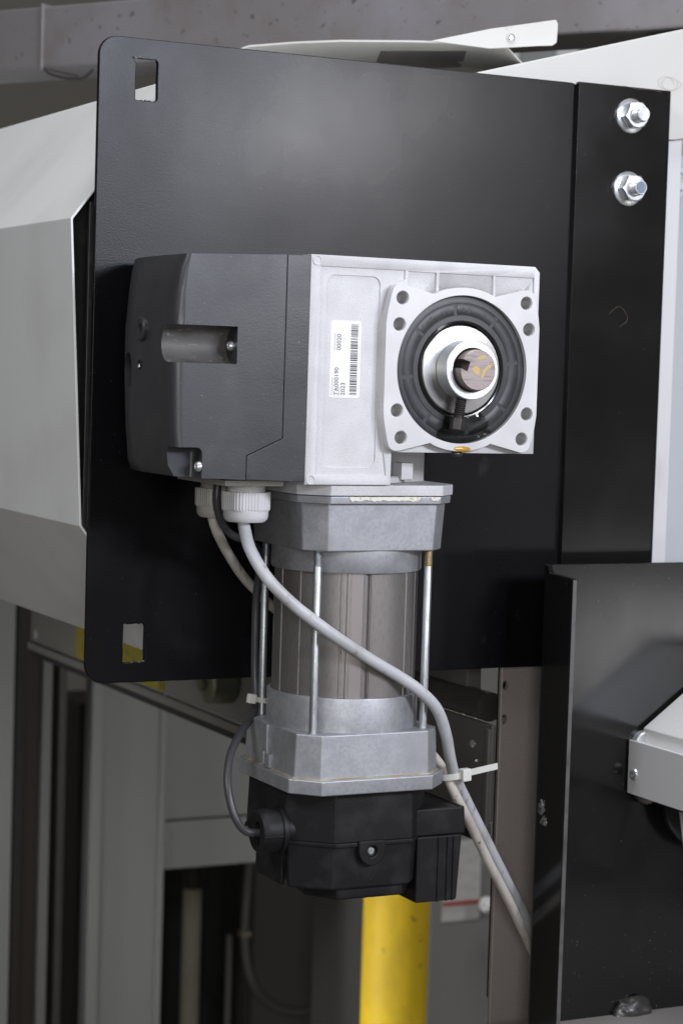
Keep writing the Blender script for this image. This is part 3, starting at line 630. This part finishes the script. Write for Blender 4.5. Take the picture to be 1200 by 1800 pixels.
put('cover_base', bsm, 'plastic', gm)
def cap_screw(x, y, z, r, name, parent, m='zinc'):
    return put(name, lathe([(0, -1.6), (r*.35, -1.6), (r*.42, -2.6), (r*.8, -2.2), (r, -.8), (r, .6)], 'X', (x, y, z), 20), m, parent)
cap_screw(-152.0, -131.0, 122.0, 3.6, 'cover_screw', cv); cap_screw(-175.4, -136.2, 40.6, 3.6, 'cover_screw', cv)
put('vent_boss', lathe([(3.2, 2), (3.2, -2.2), (4.2, -2.8), (7.2, -2.8), (8, -2), (8, 6)], 'X', (-199, -88, 132), 32), 'plastic', cv)
put('vent_bore', lathe([(0, -1), (3.3, -1)], 'X', (-199, -88, 132), 20), 'gap', cv)
put('screw', lathe([(0, -.8), (1.4, -.8), (1.8, .4)], 'X', (-199.2, -83, 106.5), 14), 'zinc', cv)
put('screw_recess', lathe([(2.0, -.3), (3.4, -.3), (3.4, .6)], 'X', (-199.2, -83, 107.5), 20), 'gap', cv)

# --- barcode label
lab = put('barcode_label', prism(rrect(-81.0, -57.8, 89, 142, 1.6, 4), 'Y', -137.95, -137.2), 'labelw', gm)
lab.location = V((0, 0, 0))
bars = []
z = 91.2; rnd = random.Random(3)
while z < 139.4:
    wdt = rnd.choice((.35, .35, .5, .9)); bars.append((z, min(z+wdt, 139.6))); z += wdt + rnd.choice((.35, .4, .55, .9))
LT = basis((0, 0, 0), (0, 0, 1), (-1, 0, 0), (0, -1, 0))
bm_ = [box(-65.6, -60.2, -138.08, -137.97, a, b) for a, b in bars]
bo = put('barcode', merge(*bm_), 'ink', lab); bo['kind'] = 'stuff'
def ltext(s, size, x, z, m):
    g = text_mesh(s, size, .02); xform(g, basis((x, -138.04, z), (0, 0, 1), (-1, 0, 0), (0, -1, 0))); put('print', g, m, lab)
ltext('TA000190', 4.5, -74.4, 90.6, 'ink'); ltext('00020', 4.5, -73.2, 121.6, 'ink'); ltext('2023', 4.5, -69.2, 90.6, 'ink')
ltext('Artikelnummer', 2.0, -78.6, 90.6, 'inkgrey'); ltext('Baujahr', 2.0, -73.2, 90.6, 'inkgrey'); ltext('Seriennummer', 2.0, -77.4, 121.6, 'inkgrey')

# --- cable glands
def gland(x, y, m, label):
    z0 = 30.5
    g = put('cable_gland', lathe([(13.4, z0), (13.4, 26.6)]+[(r, 26.4-1.3*i-k) for i in range(4) for r, k in ((13.0, 0), (13.6, .5))]+[(12.6, 20.4)], 'Z', (x, y, 0), 40), m, gm)
    if label: g['label'] = label
    prof = [(12, 21.6), (16.4, 21.6), (16.9, 21.0), (16.9, 9.6)]
    # knurled hexagonal cap nut
    n = 96; rings = []
    def cap(z, k, knurl):
        out = []
        for i in range(n):
            a = 2*math.pi*i/n; hexr = 16.1/max(math.cos((a+.2) % (math.pi/3)-math.pi/6), .9)
            r = min(hexr, 17.2)*k
            if knurl and i % 2: r -= .38
            out.append((x+r*math.cos(a), y+r*math.sin(a), z))
        return out
    put('cap_nut', loft([cap(21.4, .97, 0), cap(21.2, 1, 1), cap(9.6, 1, 1), cap(8.2, .965, 0)]), m, g)
    put('dome', lathe([(15.9, 8.4), (15.9, 4.6), (15.2, 2.2), (13.2, .4), (6, 0), (4.2, .6)], 'Z', (x, y, 0), 48), m, g)
gland(-122.0, -95.0, 'whiteplas', 'bright white cable gland, nearer the front')
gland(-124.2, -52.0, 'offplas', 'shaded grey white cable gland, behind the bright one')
put('gland_plate', bev(box(-148, -104, -118, -30, 26.4, 30.4), .6), 'offplas', gm)

# ================================================================== shaft, collar, set screw
t = thing('drive_shaft', 'saw cut keyed steel shaft end with yellow paint marks', 'shaft', (GX, -150, GZ))
ka = R(162)
kx, kz = math.cos(ka), math.sin(ka)
def rot2(u, v): return (GX+u*kx-v*kz, GZ+u*kz+v*kx)
key = prism([rot2(7.6, -3.4), rot2(22, -3.4), rot2(22, 3.4), rot2(7.6, 3.4)], 'Y', -180, -100)
sm = bake(lathe([(0, -168.2), (13.6, -168.2), (14.2, -167.6), (14.2, -100), (0, -100)], 'Y', (GX, 0, GZ), 64), [('cut', key), ('bevel', .35, 2, 40)])
shaft = put('shaft', sm, None, t); sm.materials.append(MT['shaftside']); sm.materials.append(MT['shaftend'])
for pgn in sm.polygons:
    if pgn.normal.y < -.9 and pgn.center.y < -.1675: pgn.material_index = 1
def patch(pts, y, m, parent, name): return put(name, prism(pts, 'Y', y, y+.12), m, parent)
patch([(GX-2, GZ+8.2), (GX+3, GZ+10.4), (GX+6, GZ+10.6), (GX+5.4, GZ+8.6), (GX+1, GZ+7.2)], -168.31, 'paintmark', t, 'paint_mark')
patch([(GX-5, GZ+1.0), (GX-2, GZ+3.0), (GX+1, GZ+1.8), (GX+1.8, GZ-2), (GX-.5, GZ-3.4), (GX-3.5, GZ-1.4)], -168.31, 'paintmark', t, 'paint_mark')
patch([(GX+2.2, GZ-5.6), (GX+4.4, GZ-5.0), (GX+6, GZ-.8), (GX+10.4, GZ+2.6), (GX+10.8, GZ+4.6), (GX+7.6, GZ+3.6), (GX+3.6, GZ-.6)], -168.31, 'paintmark', t, 'paint_mark')
t = thing('shaft_collar', 'zinc collar clamped round the shaft end', 'collar', (GX, -153, GZ))
put('collar_ring', lathe([(15.3, -146), (15.3, -159.8), (15.8, -160.4), (20.2, -160.4), (20.8, -159.8), (20.8, -146.2), (20.2, -145.6), (15.3, -145.6)], 'Y', (GX, 0, GZ), 72), 'collar', t)
sd = Vector((-.14, -.03, -1)).normalized()
t = thing('set_screw', 'black square head screw pointing down from the shaft collar', 'screw', (GX-3, -153, GZ-20))
so = Vector((GX-1.6, -153.2, GZ)); ex = sd.orthogonal().normalized(); ey = sd.cross(ex)
def along(me): me.transform(basis(so, tuple(ex), tuple(ey), tuple(sd))); return me
put('thread', along(lathe(threads(4.1, 1.5, 17, 35, .8), 'Z', (0, 0, 0), 24)), 'blackbolt', t)
put('head', along(bev(prism([(5.6*math.cos(R(60*k+20)), 5.6*math.sin(R(60*k+20))) for k in range(6)], 'Z', 34.4, 42.6), .6, 2)), 'blackbolt', t)
put('head_neck', along(lathe([(3.4, 32), (3.6, 34.6)], 'Z', (0, 0, 0), 20)), 'blackbolt', t)

# grease and oil
bm = bmesh.new()
def grease_sheet():
    vs, fs = [], []; nr, na = 9, 40
    for i in range(nr):
        rr = 33.2+(51.4-33.2)*i/(nr-1)
        for j in range(na):
            an = -110+52*j/(na-1)+6*noise.noise(Vector((i*.4, 2, 0)))
            e = min(1, min(i, nr-1-i)/2., min(j, na-1-j)/5.); h = e*(.3+.5*max(0, noise.noise(Vector((rr*.16, an*.13, 3)))+.25))
            vs.append((GX+rr*math.cos(R(an)), -144.02-h, GZ+rr*math.sin(R(an))))
    for i in range(nr-1):
        for j in range(na-1): fs.append((i*na+j, i*na+j+1, (i+1)*na+j+1, (i+1)*na+j))
    return mk(vs, fs, 180)
tag(put('grease_film', grease_sheet(), 'grease'), 'glossy clear grease smeared over the seal bottom', 'grease')
tag(put('oil_drop', blob((GX+1.5, -146.2, 55.2), 8.2, 1.6, 2.1, .08, 1, 3, 4), 'amber'), 'amber oil drop on the lower rim of the flange', 'oil drop')
tag(put('dark_drip', blob((GX+.5, -141.5, 51.3), 4.4, 3, 2.6, .12, 1, 3, 2), 'weld'), 'dark oily drip hanging under the flange', 'drip')

# ================================================================== cables and ties
GREY = [(-124.9,-97,5.2),(-124.2,-99,-4.6),(-124.8,-112,-18.6),(-118.1,-126,-36.3),(-102.6,-131,-52.5),(-81.2,-133,-68.6),(-58.7,-133,-83.2),(-35.3,-132,-96.9),(-13.3,-130,-108.9),(3.2,-130,-119.7),(18.9,-126,-133.7),(31.1,-118,-153),(40.8,-108,-172),(53.1,-95,-189.8),(72.8,-80,-213.2),(97,-66,-243.8),(128.7,-45,-281.9),(166.5,-20,-326.5),(199.4,0,-368.3)]
BEIGE = [(-130,-53,4),(-126.6,-52,-6.3),(-114.3,-42,-22.4),(-93.1,-26,-44.1),(-74.4,-16,-59.4),(-51,-12,-78.3),(-0.9,-10,-116.8),(36,-20,-150),(46,-60,-172.8),(46.7,-88,-185.2),(53.2,-96,-202.8),(73.6,-86,-229.7),(97.9,-72,-261.9),(129,-52,-298.7),(162.2,-28,-338.9),(195,-8,-379.8)]
BLACK = [(-133.9,-72,27.1),(-134.4,-72,13.4),(-130.1,-70,.4),(-120.5,-66,-10.5),(-99.9,-55,-18.5),(-82,-33,-30.8),(-80.5,-25,-61.6),(-80.5,-25,-91.3),(-80.5,-26,-116.4),(-81,-30,-135.2),(-86.4,-38,-146.3),(-102.5,-55,-155),(-117.6,-72,-165.8),(-125.5,-84,-179.6),(-127.2,-92,-194.3),(-123.7,-97,-209.7),(-116,-98,-218.8),(-104,-98,-220.8)]
t = thing('power_cable', 'thick light grey cable sweeping from bright gland across motor tube', 'cable', GREY[0]); put('sheath', tube(GREY, lambda f: 4.3*(1+.025*noise.noise(Vector((f*40, 1, 0)))), 20, 12), 'cablegrey', t)
t = thing('signal_cable', 'dirty beige cable from the rear gland, passing behind the motor', 'cable', BEIGE[0]); put('sheath', tube(BEIGE, lambda f: 3.7*(1+.04*noise.noise(Vector((f*50, 5, 0)))), 18, 12), 'cablebeige', t)
t = thing('thin_cable', 'thin black cable looping from rear tie rod into the grommet', 'cable', BLACK[0]); put('sheath', tube(BLACK, 2.9, 14, 12), 'cableblack', t)
def band(pts, wd, th, upv=(0, 0, 1)):
    P = spline(pts, 8); vs, fs = [], []; u = Vector(upv)
    for i, p in enumerate(P):
        t_ = (P[min(i+1, len(P)-1)]-P[max(i-1, 0)]).normalized(); uu = (u-t_*u.dot(t_)).normalized(); nn = t_.cross(uu)
        for a, b in ((-1, -1), (1, -1), (1, 1), (-1, 1)): vs.append(p+uu*wd/2*a+nn*th/2*b)
    for i in range(len(P)-1):
        for k in range(4): fs.append((i*4+k, i*4+(k+1) % 4, i*4+4+(k+1) % 4, i*4+4+k))
    fs += [(0, 1, 2, 3), tuple(range(len(P)*4-4, len(P)*4))]
    return mk(vs, fs, 40)
t = thing('cable_tie', 'white nylon tie with long tail binding grey and beige cables', 'cable tie', (55, -100, -188))
put('strap', band([(57, -88, -188.2), (49, -83, -189), (42, -88, -190), (41.5, -97, -189.6), (48, -102.6, -188.4), (56, -103, -187), (62, -100.5, -186.4), (74, -97, -185.6), (90.9, -92, -184.6)], 4.6, 1.2), 'ziptie', t)
hd = bev(box(-4, 4, -3.2, 3.2, -4.6, 4.6), .9, 2); hd.transform(basis((56.5, -104.0, -187), (.96, .1, .06), (-.1, .99, 0), (-.06, 0, 1)))
put('head', hd, 'ziptie', t)
t = thing('small_cable_tie', 'small white tie holding the thin cable to tie rod', 'cable tie', (-80, -36, -136))
put('strap', band([(-86.5, -38, -134.6), (-80, -38.6, -136), (-72.6, -36.6, -137.4), (-71, -31, -137.6), (-74, -26, -137), (-82, -26.5, -135.4), (-86.5, -33, -134.4)], 3.6, 1.0), 'ziptie', t)
hd = bev(box(-3, 3, -2.6, 2.6, -3.4, 3.4), .7, 2); hd.transform(basis((-88.0, -38.4, -134.4), (1, 0, -.15), (0, 1, 0), (.15, 0, 1)))
put('head', hd, 'ziptie', t)

# ================================================================== black bracket, lower right
t = thing('folded_bracket', 'glossy black folded bracket plate at the lower right', 'bracket', (200, -40, -405))
bp = [(153.9, -88), (158, -88)] + [(164-6*math.cos(R(a)), -50+6*math.sin(R(a))) for a in (0, 20, 45, 70, 90)] + [(420, -44), (420, -40), (163.9, -40)] + [(163.9-10*math.sin(R(a)), -50+10*math.cos(R(a))) for a in (0, 20, 45, 70, 90)]
me = prism(bp, 'Z', -440, -38)
# the folded flange is cut a little lower than the back plate
me = bake(me, [('cut', prism([(-95, -30), (-95, -45.5), (-55, -43.6), (-48, -30)], 'X', 150, 161)), ('bevel', .5, 2, 40)])
put('folded_plate', me, 'powder2', t)
put('worn_edge', bev(box(154.3, 157.7, -88.6, -87.9, -440, -46), .2), 'edge', t)
put('paint_splash', blob((153.6, -57, -227), 1.0, 4.2, 5.6, .7, 2.0, 4, 1), 'chip', t)
put('paint_splash', blob((153.6, -60, -237), .8, 3.6, 3.2, .8, 2.3, 4, 5), 'chip', t)
struct(put('ledge', bev(box(100, 500, -400, -39.5, -470, -404), 1), 'ledge'))
tag(put('weld_blob', blob((253, -46, -401), 18, 9, 11, .28, 1.3, 4, 9), 'weld'), 'shiny black lump where the bracket meets the ledge', 'weld')
for k in range(16):
    x = random.uniform(180, 330); y = random.uniform(-130, -48); s = random.uniform(.4, 1.5)
    c = put('paint_flake', blob((x, y, -404+s*.3), s*1.3, s, s*.35, .5, 2, 1, k), 'chip')
    tag(c, 'tiny pale metal flake lying on the ledge', 'flake', 'flakes on the ledge')
# light guard in front of the bracket
t = thing('sheet_guard', 'light grey sheet guard with sloped lid at the right edge', 'guard', (260, -100, -240))
put('guard_sheet', bev(box(240, 242, -150, -46, -222.6, -179.5), .5, 2), 'guard', t)
put('ledge_strip', bev(box(242.2, 252, -150, -50, -184, -181.6), .4, 2), 'guard', t)
put('lid', bev(prism([(251.8, -184), (251.8, -170.4), (330, -114), (360, -114), (360, -184)], 'Y', -150, -48), .8, 2), 'guard', t)
put('rivet', lathe([(1.4, -.6), (1.5, -1.6), (2.4, -2), (4.4, -1.2), (5, .2)], 'X', (239.8, -55, -206), 24), 'zinc', t)
put('roller', lathe([(0, -4), (9, -4), (10, -3), (10, 3), (9, 4), (0, 4)], 'Y', (254, -47, -183), 28), 'collar', t)
put('roller', lathe([(0, -4), (10, -4), (11, -3), (11, 3), (0, 4)], 'Y', (256, -49.5, -221), 28), 'roller', t)
put('skirt_sheet', bev(prism([(-76, -226), (-98, -300), (-150, -300), (-150, -226)], 'X', 268, 270), .5), 'guard', t)
put('black_drum', lathe([(0, -4), (42, -4), (45, -3), (46, 0), (45, 3), (44, 4)], 'Y', (312, -56, -226), 64), 'powder2', t)
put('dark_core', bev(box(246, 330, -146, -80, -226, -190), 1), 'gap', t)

# ================================================================== loose fibres
def fibre(name, pts, r, label):
    t = thing(name, label, 'fibre', pts[0], 'loose fibres'); put('strand', tube(pts, r, 5, 6), 'hair', t)
rf = random.Random(11)
fibre('curled_fibre', [(296+9*math.cos(k*.9)+k*.5, 21.6, 352+5*math.sin(k*.9)+rf.uniform(-1, 1)) for k in range(16)], .08, 'curled dark fibre stuck to the cream panel near upper bolt')
fibre('straight_fibre', [(238, -5.3, 342.4), (252, -6, 340.6), (262, -5.6, 341.4), (274, -5.4, 340.2)], .1, 'brown fibre lying along the angle strip top edge')
fibre('bent_fibre', [(232, -5.2, 160), (240, -5.3, 166), (246, -5.3, 164), (250, -5.3, 156), (243, -5.3, 150)], .07, 'bent brown fibre on the angle strip below the bolts')
fibre('beam_tuft', [(288, 281+3*math.sin(k), 418+3.2*math.cos(k*1.3)+k*.4) for k in range(10)], .3, 'pale tuft of fibre hanging on the beam edge')
